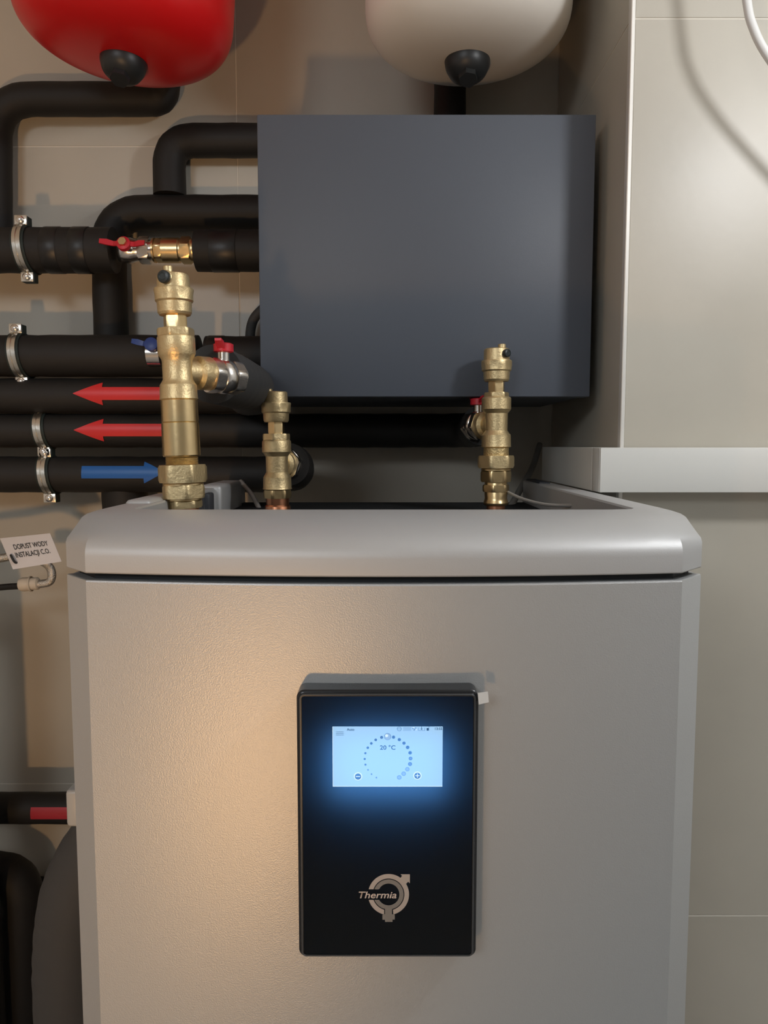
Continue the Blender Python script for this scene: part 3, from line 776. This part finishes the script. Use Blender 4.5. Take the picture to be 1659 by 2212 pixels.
# ------------------------------------------------------------------ cables and small things
def cable(name, label, pts, r, m, n=10):
    return tag(finish(tube(spline(pts, n), r, n=12), name, m, None, ang=60), label, 'cable')
cable('cable', 'white cable hanging in a loop before the tiled pier at top right', [at(1560, -420, 1.055), at(1590, -200, 1.055), at(1613, 0, 1.055), at(1628, 62, 1.055), at(1658, 120, 1.055), at(1720, 200, 1.055), at(1850, 340, 1.055), at(2050, 520, 1.055)], .0056, white_c)
cable('cable', 'thin grey cable lying across the open top of the cabinet', [at(1094, 1062, 1.20), at(1130, 1078, 1.15), at(1180, 1090, 1.10), at(1240, 1092, 1.05), at(1276, 1088, 1.0), at(1290, 1098, .97), at(1296, 1112, .95)], .0024, grey_c)
cable('cable', 'grey cable rising behind the ledge at the cabinet rear corner', [at(1100, 1100, 1.35), at(1128, 1050, 1.45), at(1150, 1010, 1.53), at(1166, 960, 1.58)], .006, grey_c)
cable('cable', 'dark cable bundle dropping into the cabinet beside the middle vent', [at(520, 1040, 1.38), at(545, 1070, 1.33), at(565, 1110, 1.28)], .004, grey_c)
cable('cable', 'dark corrugated cable at the lower left edge of the slate box', [at(575, 660, 1.57), at(548, 690, 1.57), at(540, 730, 1.57), at(543, 790, 1.58)], .010, foam2)

# label card, braided hose, and loop at the lower left
KY = 1.36
q = [at(0, 1163, KY), at(108, 1152, KY), at(133, 1213, KY-.015), at(28, 1230, KY-.015)]
Tg = thing('label_card', 'white paper card lettered in black hanging from a braided hose', 'label', at(66, 1230, KY))
bm = NB(); nrm = Vector((0, .0005, 0)); add_rings(bm, [q, [v+nrm for v in q]]); card = finish(bm, 'card', paper, Tg, smooth=False)
ux = (q[1]-q[0]); uz = (q[0]-q[3]); Wc = ux.length; Hc = uz.length
n_ = ux.cross(uz).normalized()
if n_.y > 0: n_ = -n_
def card_pt(u, v): return q[0]*(1-u)*(1-v)+q[1]*u*(1-v)+q[2]*u*v+q[3]*(1-u)*v + Vector((0, -.0006, 0))
def card_text(s, u0, u1, v, hh):
    bm = text_bm(s, 1, offset=.012); x1 = max(w_.co.x for w_ in bm.verts)
    for w_ in bm.verts:
        c_ = card_pt(u0+(u1-u0)*w_.co.x/x1, v-hh*w_.co.y/.73); w_.co = c_
    finish(bm, 'card_lettering', ink, Tg, smooth=False)
card_text('DOPUST WODY', .19, .88, .40, .17); card_text('INSTALACJI C.O.', .16, .86, .66, .17)
finish(tube(spline([card_pt(.09, .55)+Vector((0, -.002, 0)), card_pt(.11, .66)+Vector((0, -.005, 0)), card_pt(.12, .80)+Vector((0, -.002, 0)), card_pt(.12, .85)+Vector((0, .02, 0))], 6), .0022, n=8), 'cable_tie', blk_pl, Tg)
tag(finish(tube(dense(fillet([at(-160, 1225, KY+.03), at(-20, 1210, KY+.03), at(60, 1195, KY+.03), at(112, 1225, KY+.03), at(112, 1258, KY+.03), at(84, 1262, KY+.03)], .03), .01), .0075, n=12), 'braided_hose', braid, None, ang=60), 'steel braided filling hose curling under the white card', 'hose')
T = thing('hose_cap', 'cream rubber cap plugged on the end of the braided hose', 'cap', at(62, 1272, KY+.03))
e1, e2 = at(84, 1260, KY+.03), at(42, 1263, KY+.03); dd = (e2-e1); Lc = dd.length
finish(lathe([(.009, 0), (.0115, .002), (.0115, Lc*.35), (.0125, Lc*.45), (.013, Lc*.8), (.011, Lc*.97), (.006, Lc)], p0=e1, d=dd, n=24), 'cap_body', cap_w, T, ang=50)
finish(lathe([(.0128, Lc*.36), (.0142, Lc*.38), (.0142, Lc*.44), (.0128, Lc*.46)], p0=e1, d=dd, n=24, cap=False), 'cap_rim', cap_w, T)
tag(finish(tube(dense(spline([at(42, 1266, KY+.04), at(10, 1268, KY+.05), at(-60, 1275, KY+.06)], 6), .02), .006, n=10), 'drain_hose', foam, None), 'thin black hose running left from the cream cap', 'hose')
# milky plastic sleeve beside the cabinet
a, b = at(153, 1694, .75), at(175, 1772, .75)
tag(finish(box((a.x, .735, b.z), (-.2992, .90, a.z), .004, 3), 'document_pocket', clear_pl, None), 'milky plastic pocket stuck to the left side of the cabinet', 'pocket')
